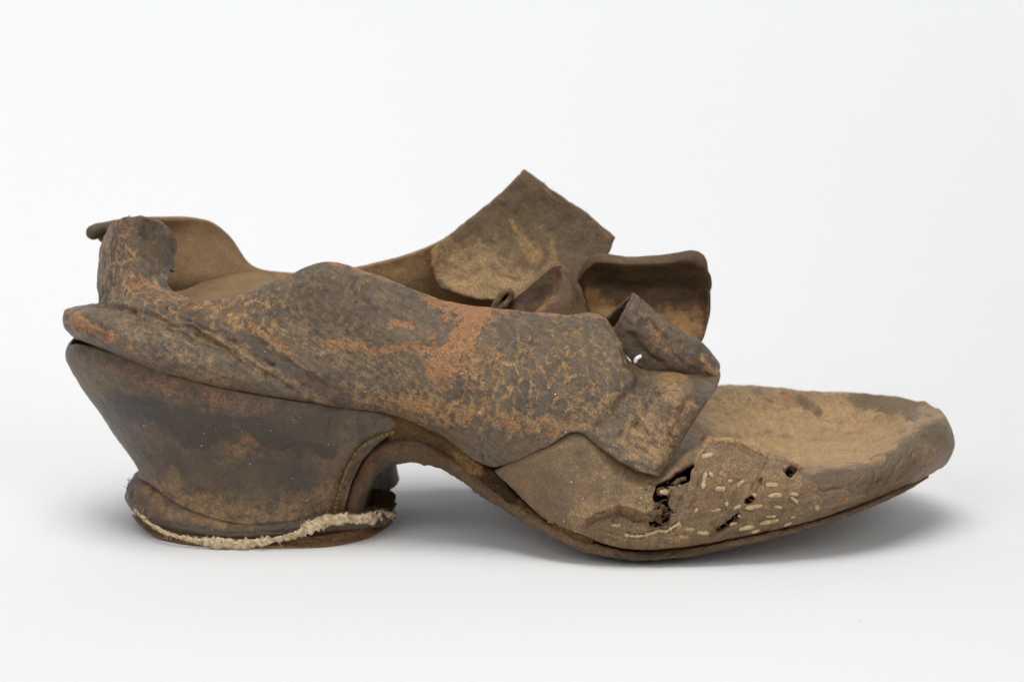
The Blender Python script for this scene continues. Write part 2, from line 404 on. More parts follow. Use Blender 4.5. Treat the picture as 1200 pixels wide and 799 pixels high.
# --- near quarter, running forward into its latchet over the vamp
nq = [
 [(132,262,6),(122,285,8),(118,310,10),(117,330,10),(117,345,10),(112,356,12),(90,362,12),(84,378,13),(94,394,10)],
 [(128,263,0),(118,288,1),(115,315,1),(114,335,0),(115,350,-1),(102,357,-3),(76,365,-2),(75,382,-4),(88,397,-5)],
 [(150,254,-9),(142,285,-9),(138,312,-10),(136,332,-12),(136,348,-14),(122,362,-17),(100,372,-21),(94,390,-21),(106,404,-17)],
 [(168,254,-8.5),(160,286,-10.5),(154,314,-13.5),(149,334,-17),(148,350,-19),(138,368,-22),(121,382,-25),(116,399,-25),(126,412,-21)],
 [(186,258,-4),(180,288,-7),(172,315,-12),(165,335,-16),(160,352,-21),(152,372,-24),(140,392,-28),(136,408,-28),(144,420,-23)],
 [(208,289,10),(201,306,4),(196,323,-6),(193,339,-15),(192,355,-23),(190,380,-27),(186,405,-31),(184,424,-31),(190,438,-26)],
 [(196,330,-6),(196,336,-11),(197,343,-16),(199,350,-20),(200,361,-23),(203,385,-27.5),(205,410,-31.5),(205,430,-31.5),(210,443,-26.5)],
 [(218,348,-17),(219,353,-20),(221,359,-22),(223,367,-24),(225,376,-26),(228,395,-28.5),(229,418,-32),(229,438,-32),(233,450,-27)],
 [(270,348,-20),(272,354,-22),(274,362,-24),(276,372,-26),(278,384,-28),(280,408,-30),(281,432,-32.5),(281,450,-32),(284,462,-27)],
 [(330,325,-23),(332,335,-25.5),(334,350,-27),(336,366,-28),(338,384,-29),(340,415,-30.5),(340,445,-32),(340,462,-31),(342,472,-27)],
 [(385,306,-24),(386,318,-27.5),(388,338,-29),(390,360,-29.5),(391,384,-30),(393,418,-30.5),(394,452,-31),(394,470,-30),(395,478,-27)],
 [(440,321,-23),(441,331,-26),(442,350,-28),(443,370,-29.5),(445,392,-31),(447,425,-31.5),(448,458,-31),(448,475,-29),(448,484,-26)],
 [(520,351,-22),(520,358,-24),(520,372,-27),(520,390,-30),(520,410,-33),(519,440,-35),(517,475,-34),(516,498,-31),(515,510,-28)],
 [(600,362,-22),(600,368,-24),(600,382,-27.5),(600,400,-31),(599,420,-34.5),(596,452,-37.5),(590,490,-38),(583,525,-35),(577,548,-32)],
 [(660,368,-21),(660,374,-23),(660,390,-27),(660,408,-31),(660,428,-35),(658,455,-39),(655,480,-40.5),(648,505,-40),(640,524,-38.5)],
 [(712,374,-18),(714,382,-20),(718,396,-24),(720,412,-28),(720,432,-33),(714,458,-38),(704,480,-40.5),(693,496,-41),(682,509,-41)],
 [(716,380,-18.5),(718,388,-20.5),(722,401,-24.2),(724,416,-28),(724,436,-33),(718,461,-38),(709,484,-40.5),(698,501,-41.3),(688,513,-41.3)],
 [(728,405,-20),(729,412,-24),(730,420,-26.5),(731,430,-29),(731,442,-32),(728,462,-36.5),(722,485,-40),(714,508,-42),(706,527,-42.5)],
 [(748,428,-12),(749,437,-19),(750,446,-25),(752,455,-29.5),(753,464,-32),(752,482,-35.5),(748,505,-39),(742,528,-42),(737,547,-43)],
 [(790,427,-7),(789,438,-15.5),(788,448,-23),(787,459,-28.5),(786,470,-31.5),(783,490,-34.5),(778,515,-38),(772,538,-41.5),(767,556,-43)],
 [(825,430,-6),(823,442,-14),(820,452,-20),(817,463,-25),(812,474,-27.5),(803,493,-31),(792,517,-35.5),(781,540,-39.8),(770,557,-42.6)],
 [(845,434,-8),(843,446,-13.5),(838,458,-18.5),(833,468,-22.5),(826,478,-25),(813,497,-28.5),(799,519,-33),(786,541,-38),(773,557,-42)],
]
S = [
 (R_, [(84,372),(104,384),(126,394)], 9, .95), (A_, [(112,388),(122,396)], 4, .7), (R_, [(140,335),(200,352),(280,365)], 16, .62), (B_, [(130,300),(150,340),(220,355),(300,368)], 26, 1.), (R_, [(125,275),(140,300),(130,330)], 12, .5),
 (R_, [(564,362),(548,385),(535,405),(520,430)], 19, 1.25), (R_, [(545,420),(556,445),(552,462)], 5, .85), (R_, [(505,400),(520,425)], 9, .7), (R_, [(500,347),(528,358)], 9, .9), (R_, [(520,362),(524,376)], 7, .9),
 (R_, [(458,384),(466,378),(478,383)], 6, .85), (R_, [(385,402),(430,412),(475,405),(530,418)], 7, .85), (R_, [(540,430),(560,440),(570,470)], 8, .7),
 (R_, [(300,385),(330,410),(360,440),(400,460),(440,470)], 9, .72), (R_, [(400,460),(450,470),(520,484),(600,495),(650,503)], 12, .72),
 (R_, [(205,352),(260,370),(310,390)], 9, .58), (R_, [(150,410),(220,442),(320,467)], 7, .5), (R_, [(102,382),(130,395)], 9, .75),
 (R_, [(150,320),(166,332)], 7, .8), (R_, [(135,262),(150,275)], 12, .55), (R_, [(195,270),(204,285)], 5, .6), (R_, [(385,307),(440,321),(520,351),(600,362),(712,374)], 3, .85),
 (R_, [(330,355)], 6, .6), (R_, [(577,398),(584,418),(578,445)], 3, .75), (R_, [(160,330),(130,290)], 20, .35), (R_, [(240,345),(300,350)], 16, .42),
 (G_, [(240,385),(300,425),(380,470)], 9, .5), (G_, [(470,470),(540,478),(620,490),(700,505)], 7, .6), (G_, [(760,505),(740,520)], 30, .6), (G_, [(780,465),(800,475)], 14, .5), (G_, [(690,480)], 25, .5),
 (G_, [(330,390),(400,420),(470,440)], 22, .36), (G_, [(790,445),(800,480),(775,530)], 18, .65), (G_, [(180,400),(260,440)], 12, .4), (G_, [(300,360),(420,370)], 40, .12),
 (G_, [(640,460),(600,420)], 60, .1), (G_, [(140,380),(220,400)], 14, .35),
 (A_, [(300,402),(345,435),(400,466)], 10, 1.), (A_, [(225,372),(270,390),(310,408)], 8, .7), (A_, [(160,345),(220,365)], 8, .6), (A_, [(360,340),(420,350)], 30, .45), (A_, [(680,400)], 45, .35), (A_, [(150,300),(130,330)], 14, .5),
 (B_, [(610,440),(700,440)], 58, .95), (B_, [(540,450)], 30, .6), (A_, [(640,395),(690,420),(640,450)], 34, .5), (A_, [(590,385)], 16, .6), (B_, [(440,465),(540,480),(650,500)], 20, 1.), (B_, [(760,480)], 40, .35), (B_, [(160,340),(240,370)], 25, .6), (B_, [(400,360)], 60, .35),
]
cr = [([(757,452),(735,480),(712,505)], 7, .7), ([(790,458),(775,482),(748,508)], 8, -.7), ([(805,470),(790,500),(772,520)], 6, .5), ([(770,472),(800,482)], 2.5, .3), ([(760,487),(785,494)], 2.2, .3), ([(745,497),(765,510)], 2.2, .3), ([(700,512),(735,535),(765,549)], 4, -.6), ([(775,505),(792,512)], 2, .3), ([(725,500),(738,515)], 2, .25), ([(822,450),(800,460),(780,458)], 4, .5), ([(112,353),(150,364),(190,374),(230,388),(290,426),(350,460)], 3.4, 1.3), ([(150,372),(205,388),(270,420),(330,452)], 2.4, .7), ([(190,366),(250,388),(320,428)], 2.2, .6),
      ([(180,358),(240,372),(300,398),(360,440),(410,468)], 2.5, .35), ([(150,290),(178,310),(192,338)], 4, .3), ([(165,275),(185,305),(195,335)], 3, .25),
      ([(700,440),(690,470),(660,500)], 4, .25), ([(748,448),(722,480),(700,502)], 6, 1.0), ([(775,450),(762,480),(745,505)], 6, .9), ([(800,455),(790,490),(775,520)], 6, -.8), ([(735,500),(765,520),(785,525)], 5, .5), ([(715,395),(728,425),(742,445)], 4, -.5), ([(790,470),(800,490)], 3, .3)]
for i in range(26):                       # fine wrinkles of the old grain
    x, y = random.uniform(560, 730), random.uniform(385, 480); l = random.uniform(8, 26); a = random.uniform(1.0, 1.9)
    pl = [(x, y), (x+l*.5*math.cos(a)+random.uniform(-3, 3), y+l*.5*math.sin(a)), (x+l*math.cos(a), y+l*math.sin(a))]
    cr.append((pl, 1.8, -random.uniform(.15, .35))); S.append((G_, pl, 1.8, random.uniform(.3, .6)))
for i in range(30):
    x, y = random.uniform(200, 430), random.uniform(360, 440); l = random.uniform(25, 60); a = random.uniform(.35, .75)
    cr.append(([(x, y), (x+l*math.cos(a), y+l*math.sin(a))], 1.5, random.uniform(.08, .2)))
for i in range(22):
    x, y = random.uniform(120, 195), random.uniform(270, 340); l = random.uniform(12, 30); a = random.uniform(.7, 1.2)
    cr.append(([(x, y), (x+l*math.cos(a), y+l*math.sin(a))], 1.5, random.uniform(.06, .16)))
quarter = sheet('quarter', nq, M_quarter, shoe, thick=1.45, res=1.5, strokes=S, creases=cr, rag=.38, key='nq', noise=.85, roughs=[([(84,372),(120,392)], 12, .5, 2.0), ([(150,410),(260,450)], 10, .25, 2.5), ([(520,400),(450,410)], 20, .18, 1.6), ([(450,470),(640,498)], 16, .22, 1.4)])
quarter['label'] = 'near side quarter, cracked grain with orange rubbed patches'

# --- far quarter: its flesh side is seen over the near one
fq = [
 [(112,264,13),(116,272,13),(129,284,14),(132,320,15),(136,380,16),(140,425,16)],
 [(132,261,17),(133,272,18),(136,295,19),(138,325,20),(145,380,20),(150,420,20)],
 [(190,257,25),(190,270,26.5),(195,300,25),(198,330,23),(200,370,26),(200,410,28)],
 [(245,259,30),(243,275,29),(240,305,25),(238,330,22),(240,370,27),(240,415,29)],
 [(272,278,31),(270,290,29.5),(268,310,26),(266,330,24),(266,370,28),(268,418,29)],
 [(292,307,31),(292,313,28.5),(292,322,26.5),(292,335,25),(292,372,28),(292,420,29)],
 [(335,318,29),(335,323,28),(335,330,27),(335,342,27),(335,380,29),(335,425,30)],
 [(430,311,28),(430,318,28),(430,330,28),(430,345,28.5),(430,390,30),(430,440,30)],
 [(530,275,29),(530,290,29),(530,315,29),(530,340,30),(530,400,33),(530,470,33)],
 [(575,240,31),(575,262,31),(575,300,31.5),(575,335,32),(575,420,36),(575,500,35)],
 [(608,206,31.5),(610,237,32),(612,290,33),(612,340,34),(612,430,38),(612,520,37)],
]
q2 = sheet('quarter', fq, M_flesh, shoe, thick=2.0, res=2.2, strokes=[(A_, [(104,270),(122,270)], 12, .6), (R_, [(104,266),(108,280)], 5, .7), (A_, [(205,330),(300,330)], 10, .5), (G_, [(340,325),(480,315)], 20, .4)], rag=.15, noise=.5, nsize=1.5, key='fq')  # long dark stroke paints the shade where the wall meets the insole
q2['label'] = 'far side quarter, smooth brown inner face, rolled at the back'
# rolled back tip of the far quarter
tip = curve([(132,268,16),(120,269,14.5),(110,272,12),(105,276,10)], 14)
V, F = tube(tip, np.array([1.9]*9+[2.0, 2.1, 2.0, 1.6, .8])*.001, 14, .12, 3)
linkp('rolled_edge', V, F, M_latchet, q2)
# --- insole
ins = [
 [(150,338,14),(165,352,3),(180,374,-14)], [(205,341,15),(205,354,4),(205,374,-15)], [(245,328,22),(243,346,5),(240,372,-16)], [(300,318,26.5),(300,340,8),(300,370,-18)], [(360,336,27),(360,352,8),(360,385,-18)],
 [(450,370,28),(450,395,8),(450,425,-18)], [(560,430,30),(560,460,8),(560,500,-20)], [(640,480,33),(640,510,8),(640,550,-24)], [(760,520,33),(760,560,0),(760,600,-34)], [(900,520,30),(900,560,0),(900,592,-33)], [(1040,515,20),(1040,535,0),(1040,555,-22)]]
sheet('insole', ins, M_flesh, shoe, thick=2, res=4, orient='cam', rag=0, noise=.6)

# --- far latchet: strap folded toward the viewer
fl = [
 [(505,293,25),(506,308,24),(510,325,23),(518,337,20)],
 [(535,268,28),(540,298,26),(545,322,23),(550,347,17)],
 [(575,237,30),(582,280,28),(590,315,24),(598,354,17)],
 [(608,205,31),(622,257,29),(634,311,25),(644,361,18)],
 [(615,199,31),(629,255,29),(641,310,25),(650,362,18)],
 [(622,204,31),(634,255,29),(645,310,25),(654,363,18)],
 [(650,224,30),(660,265,28),(668,312,24),(676,370,18)],
 [(690,252,29),(692,284,27),(690,318,24),(690,372,17)],
 [(722,279,27),(715,292,26),(706,310,24),(698,345,19)],
]
sheet('latchet', fl, M_latchet, shoe, thick=1.15, res=1.8, taper=.6, rag=.5, key='fl', noise=.9, nsize=1.2, strokes=[
 (G_, [(520,300),(560,320),(600,330)], 30, .6), (G_, [(600,265),(615,285),(625,300)], 8, .75), (G_, [(645,290),(650,330)], 9, .6), (G_, [(570,290)], 22, .5), (G_, [(690,270)], 18, .35), (G_, [(520,330),(590,350)], 10, .7),
 (A_, [(640,240),(690,290)], 26, .6), (A_, [(515,337),(535,350)], 7, .8), (R_, [(507,295),(512,330)], 3, .7), (R_, [(675,270)], 12, .4)],
 creases=[([(575,315),(590,322),(605,330)], 2.2, .5), ([(600,262),(612,280),(622,300)], 3, -.4), ([(560,270),(580,300),(600,345)], 5, .35), ([(640,280),(645,340)], 4, -.3), ([(520,310),(545,320)], 3, .2), ([(640,215),(655,232)], 2, .3)])
# --- small curl between the latchet and the pleat
tq = [(573,364),(580,350),(588,340),(597,337),(603,345),(597,356),(582,366)]
cu = [[(x, y, yy) for x, y in tq] for yy in (8, 12, 17, 24)]
sheet('lining_curl', cu, M_latchet, shoe, thick=1.7, res=1.4, orient=-1, rag=.1, noise=.4, taper=.5, base=(.1, .3, 0, .2))
# --- pleats of the vamp tongue
pc = [
 [(596,356,12),(595,360,11),(594,364,10),(592,369,9)],
 [(625,331,11),(620,346,10),(614,358,9),(608,369,8)],
 [(649,311,9),(640,335,8.5),(632,352,8),(620,369,7)],
 [(652,311,8.5),(647,335,7),(640,350,5.5),(624,368,4)],
 [(655,313,7),(661,328,0),(652,348,-6),(632,368,-9)],
 [(659,316,6),(670,335,-1),(666,352,-6),(655,371,-9)],
 [(665,323,7),(680,348,2),(687,362,-2),(694,373,-6)],
]
sheet('pleat', pc, M_tongue, shoe, thick=1.0, res=1.5, rag=.2, noise=.35, strokes=[(R_, [(654,325),(648,345),(632,362)], 5, .6), (A_, [(610,350),(635,335)], 14, .7)])
pb = [
 [(706,374,-2),(722,360,-6),(742,343,-11),(732,362,-14),(716,392,-15)],
 [(738,386,2),(748,370,-4),(764,361,-12),(757,390,-15),(742,426,-14)],
 [(780,405,3),(788,393,-3),(797,388,-12),(788,414,-15),(771,442,-13)],
 [(815,417,3),(820,407,-3),(825,405,-11),(818,424,-14),(805,447,-12)],
 [(835,426,2),(840,421,-2),(845,431,-8),(843,439,-11),(838,448,-10)],
]
strap = sheet('latchet', pb, M_quarter, shoe, thick=1.25, res=1.4, rag=.45, noise=.9, lowf=1.1, key='strap', strokes=[
 (R_, [(765,385),(780,405)], 13, .6), (R_, [(810,420)], 8, .5), (G_, [(745,355),(760,380)], 10, .35), (G_, [(825,420),(838,445)], 9, .7), (A_, [(735,410),(775,430),(800,440)], 8, .5)],  # dark stroke paints shade into the valley below the pleat
 creases=[([(735,395),(755,415),(775,425)], 4, .8), ([(760,378),(785,408),(800,425)], 3.5, .7), ([(800,402),(812,430)], 3, .6), ([(820,412),(828,438)], 3, .5), ([(748,372),(742,395)], 3, -.5), ([(775,392),(768,410)], 2, -.3)])
strap['label'] = 'crumpled near side latchet with a sharp pleat at its fold'
# --- tongue
tg = [
 [(678,320,14),(677,322,10),(678,328,9),(681,336,13),(685,348,14),(690,365,10),(700,392,4)],
 [(692,302,15),(691,304,9),(691,311,7),(694,322,12),(698,338,15),(702,362,10),(708,397,2)],
 [(738,301,15),(738,303,9),(738,309,6.5),(738,322,12),(740,342,16),(745,370,10),(752,412,0)],
 [(786,298,15),(786,300,9),(785,307,6.5),(783,318,12),(783,338,16),(785,370,11),(790,417,0)],
 [(811,294,15),(813,296,9),(811,304,6.5),(809,317,11),(808,340,15),(808,372,11),(812,420,0)],
 [(823,299,14),(825,302,9.5),(826,311,8.5),(826,325,9.5),(825,347,11),(822,375,9),(820,420,2)],
 [(828,307,13),(830,315,9),(831,328,8.5),(831,345,9),(829,368,8),(824,390,7),(820,422,4)],
]
sheet('tongue', tg, M_tongue, shoe, thick=1.15, res=1.7, orient='cam', rag=.2, noise=.7, strokes=[
 (G_, [(700,360),(740,378),(800,390)], 18, .95), (G_, [(790,400)], 26, .7), (G_, [(815,370)], 12, .6), (A_, [(705,335),(760,335),(815,330)], 12, .55)],  # dark stroke paints the lip's shadow into the hollow
 creases=[([(768,350),(772,362)], 2, -.4), ([(780,362),(786,364)], 2, -.3), ([(690,335),(730,330),(780,340)], 3, .2)])

# --- vamp: closed shell from the seam over the dished top to the far side
vs_ = [
 [(578,552,-30),(582,550,-31),(588,546,-32),(595,541,-32.5),(605,534,-33),(612,520,-25),(615,500,-5),(615,480,15),(615,470,30),(615,500,35),(590,520,32)],
 [(640,610,-38),(640,590,-40),(640,565,-40.5),(640,540,-39.8),(641,522,-37.3),(645,500,-28),(650,470,-5),(650,450,15),(650,440,28),(645,480,38),(640,540,38)],
 [(690,632,-41),(689,610,-43.5),(688,585,-44),(686,550,-42.8),(686,516,-40.9),(690,498,-33),(700,465,-5),(705,440,15),(705,428,28),(700,470,40),(690,560,41)],
 [(740,645,-42),(740,625,-44.5),(740,605,-45),(740,575,-43.5),(742,548,-38.5),(748,518,-28),(755,475,-5),(760,445,12),(762,425,27),(758,460,40),(745,565,42)],
 [(790,643,-42),(790,622,-44),(790,598,-44.5),(790,572,-42.5),(790,550,-38),(794,528,-27),(800,498,-3),(802,470,15),(803,448,28),(800,475,39),(792,560,41)],
 [(835,637,-41.5),(835,615,-43.5),(834,585,-44),(832,550,-42),(830,517,-37),(838,526,-30),(845,514,-3),(848,482,17),(850,450,30),(846,475,38),(838,555,40)],
 [(880,628,-40.5),(880,607,-42.5),(880,580,-42.5),(880,550,-40.5),(879,523,-36),(884,537,-29),(890,527,0),(892,492,18),(893,452,30),(890,475,37),(883,550,39)],
 [(930,617,-39),(930,600,-41),(931,582,-41),(931,562,-39),(931,546,-35),(934,554,-28),(938,533,0),(938,497,18),(938,457,30),(935,480,36.5),(932,545,37.5)],
 [(980,602,-35.5),(982,588,-37.5),(984,574,-37.5),(985,560,-35.5),(986,547,-31),(986,549,-24),(982,530,0),(980,499,17),(978,459,28.5),(978,480,34),(980,535,34.5)],
 [(1030,584,-29),(1033,570,-31),(1035,557,-31),(1036,545,-29),(1035,533,-25),(1032,531,-18),(1025,520,0),(1022,496,15),(1020,462,25.5),(1022,480,30),(1028,525,29)],
 [(1075,565,-18.5),(1081,552,-20),(1085,538,-20.5),(1085,524,-19),(1080,508,-15),(1073,500,-10),(1062,494,2),(1055,484,13),(1055,465,21),(1062,478,24),(1070,520,20)],
 [(1099,551,-8),(1107,539,-9),(1111,525,-9.5),(1109,509,-9),(1101,494,-6.5),(1092,488,-2),(1081,482,4),(1075,477,11),(1075,470,15),(1083,480,16),(1094,515,10)],
 [(1104,546,0),(1112,534,0),(1117,520,0),(1116,504,1),(1110,490,2.5),(1103,482,5),(1095,478,8),(1089,475,10),(1088,474,11),(1096,483,10.5),(1104,515,4)],
]
v12 = pts3(vs_[-1])
vs_.append([(v12[k]+v12[10-k])/2+np.array([0, .0015, 0]) for k in range(11)])
VS = [
 (G_, [(800,520),(830,490),(900,490),(1000,500),(1060,500)], 34, .75), (G_, [(850,455),(930,470),(1000,480)], 22, .6), (G_, [(880,525),(920,525),(1000,528),(1040,515)], 20, .9), (G_, [(840,500),(900,490),(980,490)], 26, .85), (A_, [(950,556),(1000,560),(1032,552),(1078,515)], 6, .8),
 (G_, [(840,560),(900,570)], 40, .45), (G_, [(680,600),(760,590)], 16, .55), (G_, [(690,540),(740,570)], 30, .3), (G_, [(800,630),(720,640)], 20, .5), (G_, [(1000,560),(1060,540)], 16, .3),
 (A_, [(1000,466),(1070,478)], 14, .7), (A_, [(810,500),(840,480),(900,470)], 14, .3), (A_, [(960,566),(1005,566),(1045,548),(1090,505)], 15, .85), (A_, [(940,470),(960,480)], 8, .7), (A_, [(800,540),(815,520)], 12, .6), (A_, [(960,565),(1020,560),(1060,550)], 20, .6), (A_, [(1085,500),(1110,530)], 22, .5), (A_, [(860,500),(870,510)], 8, .4), (A_, [(930,465),(1000,467)], 6, .5),
 (R_, [(985,561),(1005,560)], 5, .95), (R_, [(985,586),(990,588)], 4, .8), (R_, [(835,520),(850,525)], 7, .55), (R_, [(1085,555),(1115,520)], 6, .5), (R_, [(865,522),(880,530)], 6, .5), (R_, [(730,600),(760,607)], 5, .7), (R_, [(918,465),(925,468)], 4, .8),
]
vc = [([(1036,542),(1050,530),(1066,520)], 2, .2), ([(1010,575),(1030,562),(1045,560)], 1.8, .25), ([(1060,565),(1078,548),(1090,530)], 1.6, .25), ([(1055,505),(1070,512),(1088,512)], 1.8, .3), ([(1060,490),(1080,498),(1098,500)], 1.6, .3), ([(960,575),(985,572),(1005,578)], 1.8, .35), ([(930,600),(975,590),(1020,575)], 1.8, .35), ([(900,470),(925,478),(950,476)], 3, .4), ([(960,500),(990,496),(1015,502)], 2.5, .3), ([(880,470),(870,490),(880,505)], 4, .4), ([(1020,540),(1026,556),(1018,580)], 2.2, .6), ([(1050,545),(1044,562),(1030,575)], 1.6, .35), ([(1070,530),(1064,548),(1052,562)], 1.5, .3), ([(1000,575),(985,590)], 1.5, .3),
      ([(895,545),(890,560),(880,575),(870,590)], 2, .6), ([(940,580),(920,588),(890,595)], 2, .5), ([(960,590),(900,605),(850,615)], 1.8, .4), ([(880,600),(850,620),(835,628)], 2.5, .7), ([(800,560),(790,580)], 3, .4),
      ([(690,612),(720,602),(760,608)], 3, .5), ([(700,622),(740,630),(800,628)], 2, .4), ([(760,600),(735,590),(700,600)], 4, -.5), ([(980,600),(1040,583),(1090,556)], 2, .3),
      ([(830,500),(850,512)], 4, .4), ([(850,488),(880,495)], 5, .3), ([(935,460),(945,475),(960,485)], 4, .5), ([(985,528),(995,532)], 2, .4), ([(918,464),(926,468)], 2, .4), ([(1000,540),(1015,536),(1030,545)], 2, .4),
      ([(800,512),(815,500)], 5, .5), ([(870,625),(900,618)], 2, -.4), ([(815,560),(830,570),(845,600)], 4, .35), ([(860,560),(880,580)], 4, .3)]
for i in range(18):
    x = random.uniform(990, 1100); y = 600-(x-990)*.55-random.uniform(5, 45); l = random.uniform(8, 20); a = random.uniform(2.0, 2.6)
    vc.append(([(x, y), (x+l*.5*math.cos(a)+1.5, y+l*.5*math.sin(a)), (x+l*math.cos(a), y+l*math.sin(a))], 1.2, random.uniform(.12, .3)))
for i in range(18):
    x, y = random.uniform(820, 990), random.uniform(560, 615); l = random.uniform(10, 34); a = random.uniform(-.5, -.1)
    vc.append(([(x, y), (x+l*math.cos(a), y+l*math.sin(a))], 1.4, random.uniform(.12, .35)))
vc += [([(826,514),(845,517),(872,521),(900,532),(935,549)], 2.6, -1.1), ([(826,506),(848,510),(876,513),(905,524),(935,541)], 3.0, .9), ([(808,560),(815,545),(826,520)], 3, -.5)]
vh = [([(782,566),(798,558),(808,552)], 6.5), ([(776,575),(775,590),(782,602)], 7.5), ([(764,613),(780,611)], 3.5), ([(925,556),(930,547)], 5), ([(842,621),(858,611),(865,604)], 2.6), ([(876,587),(882,584)], 2.4)]
vamp = sheet('vamp', vs_, M_vamp, shoe, thick=1.5, res=1.5, orient='centre', strokes=VS, creases=vc, holes=vh, rag=.2, noise=.75, key='vamp', roughs=[([(800,590),(850,560),(900,580),(880,610)], 36, .55, 2.6), ([(940,575)], 22, .35, 2.5), ([(720,606),(760,610)], 10, .6, 2.0), ([(850,500),(900,490)], 60, .45, 5), ([(1000,500)], 50, .2, 6)])
vamp['label'] = 'vamp with dusty sunken toe and insect-eaten near side'
# torn fibre layer standing proud around the holes
# --- sole
sl = [ # px, top py, bottom px, bottom py, y
 (406,603,425,606,-20),(411,578,428,586,-20.5),(419,558,433,572,-21.5),(431,539,441,559,-22.5),(447,526,455,548,-24),(471,518,472,544,-25.5),(495,522,491,544,-27),(516,532,512,549,-28),(543,549,536,562,-29),(570,568,562,581,-30),(600,588,592,600,-32.5),(640,613,633,624,-38),(690,637,688,648,-42),(740,650,740,657,-43.5),(800,648,800,654,-43.5),(860,635,860,643,-42.3),(940,616,940,623,-38.8),(1000,598,1000,603,-34.5),(1060,572,1060,577,-24.5),(1088,556,1088,560,-9.5)]
st = []
for i, (a, b, c, d, y) in enumerate(sl):
    top, bot = P(a, b, y), P(c, d, y); off = np.array([max(0, 5-i)/5*0.0085, 0, 0])
    def far(p, k=.97, yy=None):
        r = p.copy(); r[1] = -r[1]*k; return r+off
    inn = np.array([0, .004 if y < -8 else 0, 0]); cin = np.array([0, .0025 if y < -8 else 0, 0])
    mid = (top+bot)/2+np.array([0, -.0009, 0])
    hollow = (bot-top)*(-.25 if i < 6 else .06)
    cb = (bot+far(bot))/2+hollow; ct = (top+far(top))/2+hollow*.8
    st.append([ct, top+inn, top, mid, bot+np.array([0, .0009, 0]), bot+cin, cb, far(bot)-cin, far(bot), far(mid), far(top), ct+np.array([0, .0001, 0])])
sole = sheet('sole', st, M_sole, shoe, thick=.6, res=2.0, orient='centre', rag=0, noise=.45, taper=0, roughs=[([(470,530),(560,575),(640,620),(740,654),(860,641),(1000,602)], 10, .35, 1.5)], strokes=[(R_, [(420,560),(447,535),(480,530),(520,545)], 10, .5), (A_, [(440,590),(460,560)], 25, .8), (A_, [(720,655),(860,645),(960,624)], 5, .8)])
# shank strip between quarter and sole
sk = [[(450,484,-25),(452,500,-25.5),(454,516,-24),(456,528,-23)], [(480,491,-26),(480,502,-26.5),(479,514,-25.5),(478,524,-24)], [(515,507,-27),(510,518,-27.5),(504,526,-26.5),(500,532,-25)], [(545,530,-28.5),(538,538,-29),(530,542,-27.8),(524,546,-26)],
      [(580,552,-29.5),(570,560,-30.5),(558,564,-29.3),(552,570,-27.5)], [(612,585,-32.5),(606,588,-33.5),(600,590,-32.5),(596,596,-31)], [(660,617,-37),(652,616,-38),(645,613,-37.5),(640,614,-35)], [(700,638,-40),(696,637,-41),(692,634,-40.5),(690,634,-38)]]
sheet('welt', sk, M_fibre, shoe, thick=1.5, res=1.6, rag=.5, noise=1.6, nsize=.5, base=(0, .0, 0, .45), strokes=[(A_, [(570,560),(600,580)], 10, .9), (G_, [(540,535),(570,555)], 8, .7)])

# --- heel
heel = bpy.data.objects.new('heel', None); C.collection.objects.link(heel); heel.parent = shoe
hs_n = [
 [(96,404,-14),(95,416,-14.5),(110,452,-14),(136,492,-13),(162,532,-12.5),(176,557,-12.6),(177,569,-13.4)],
 [(135,414,-22),(134,428,-23),(145,462,-22),(168,503,-20),(190,545,-18.5),(201,574,-18.6),(203,588,-19.4)],
 [(200,438,-27),(199,452,-28),(204,482,-27),(215,518,-24.5),(232,560,-22.5),(241,591,-22.3),(243,606,-23)],
 [(270,456,-29),(270,468,-30),(272,495,-29),(276,528,-26),(284,570,-24),(290,601,-23.6),(292,616,-24.3)],
 [(340,468,-29),(340,478,-30),(340,505,-29),(340,535,-26),(342,572,-24),(344,600,-23.6),(345,612,-24)],
 [(395,476,-27),(393,486,-28),(388,510,-27.5),(383,538,-25.5),(380,572,-23.5),(380,598,-22.5),(380,608,-22.5)],
 [(448,484,-25.5),(438,498,-26),(424,522,-25),(409,545,-23.5),(398,572,-22),(393,598,-21.5),(392,608,-21.5)],
 [(470,494,-25.5),(460,506,-26),(442,522,-24.5),(424,543,-22.8),(411,571,-21.6),(405,598,-20.6),(404,608,-20.5)],
]
back = [(80,402,0),(77,414,0),(92,446,0),(118,484,0),(145,524,0),(162,549,0),(161,558,0)]
near = [pts3(s) for s in hs_n]
farh = [s*np.array([1, -1, 1])+np.array([0.004*(k/7), 0, 0]) for k, s in enumerate(near)]
hst = [list(s) for s in farh[::-1]]+[list(pts3(back))]+[list(s) for s in near]
HS = [(A_, [(160,480),(215,500),(240,520)], 14, .9), (A_, [(290,500),(340,520),(385,530)], 16, .75), (A_, [(110,450),(150,510)], 8, .5), (R_, [(220,500),(280,520),(330,525)], 9, .55), (R_, [(130,430),(230,465),(320,480)], 10, .55), (R_, [(300,535)], 9, .5), (A_, [(130,470),(200,490),(260,500)], 18, .7), (A_, [(330,500),(380,500)], 30, .6), (A_, [(200,540),(300,560),(360,560)], 26, .55), (G_, [(180,570),(240,600),(340,605)], 12, .6), (G_, [(205,555)], 13, .7), (G_, [(270,530)], 22, .4), (G_, [(340,590),(400,580)], 18, .5),
      (R_, [(170,450),(260,475),(330,485)], 22, .42), (R_, [(265,520)], 14, .5), (R_, [(110,430)], 20, .25), (G_, [(100,420),(120,460)], 8, .35), (R_, [(390,490),(388,510)], 3, .7)]
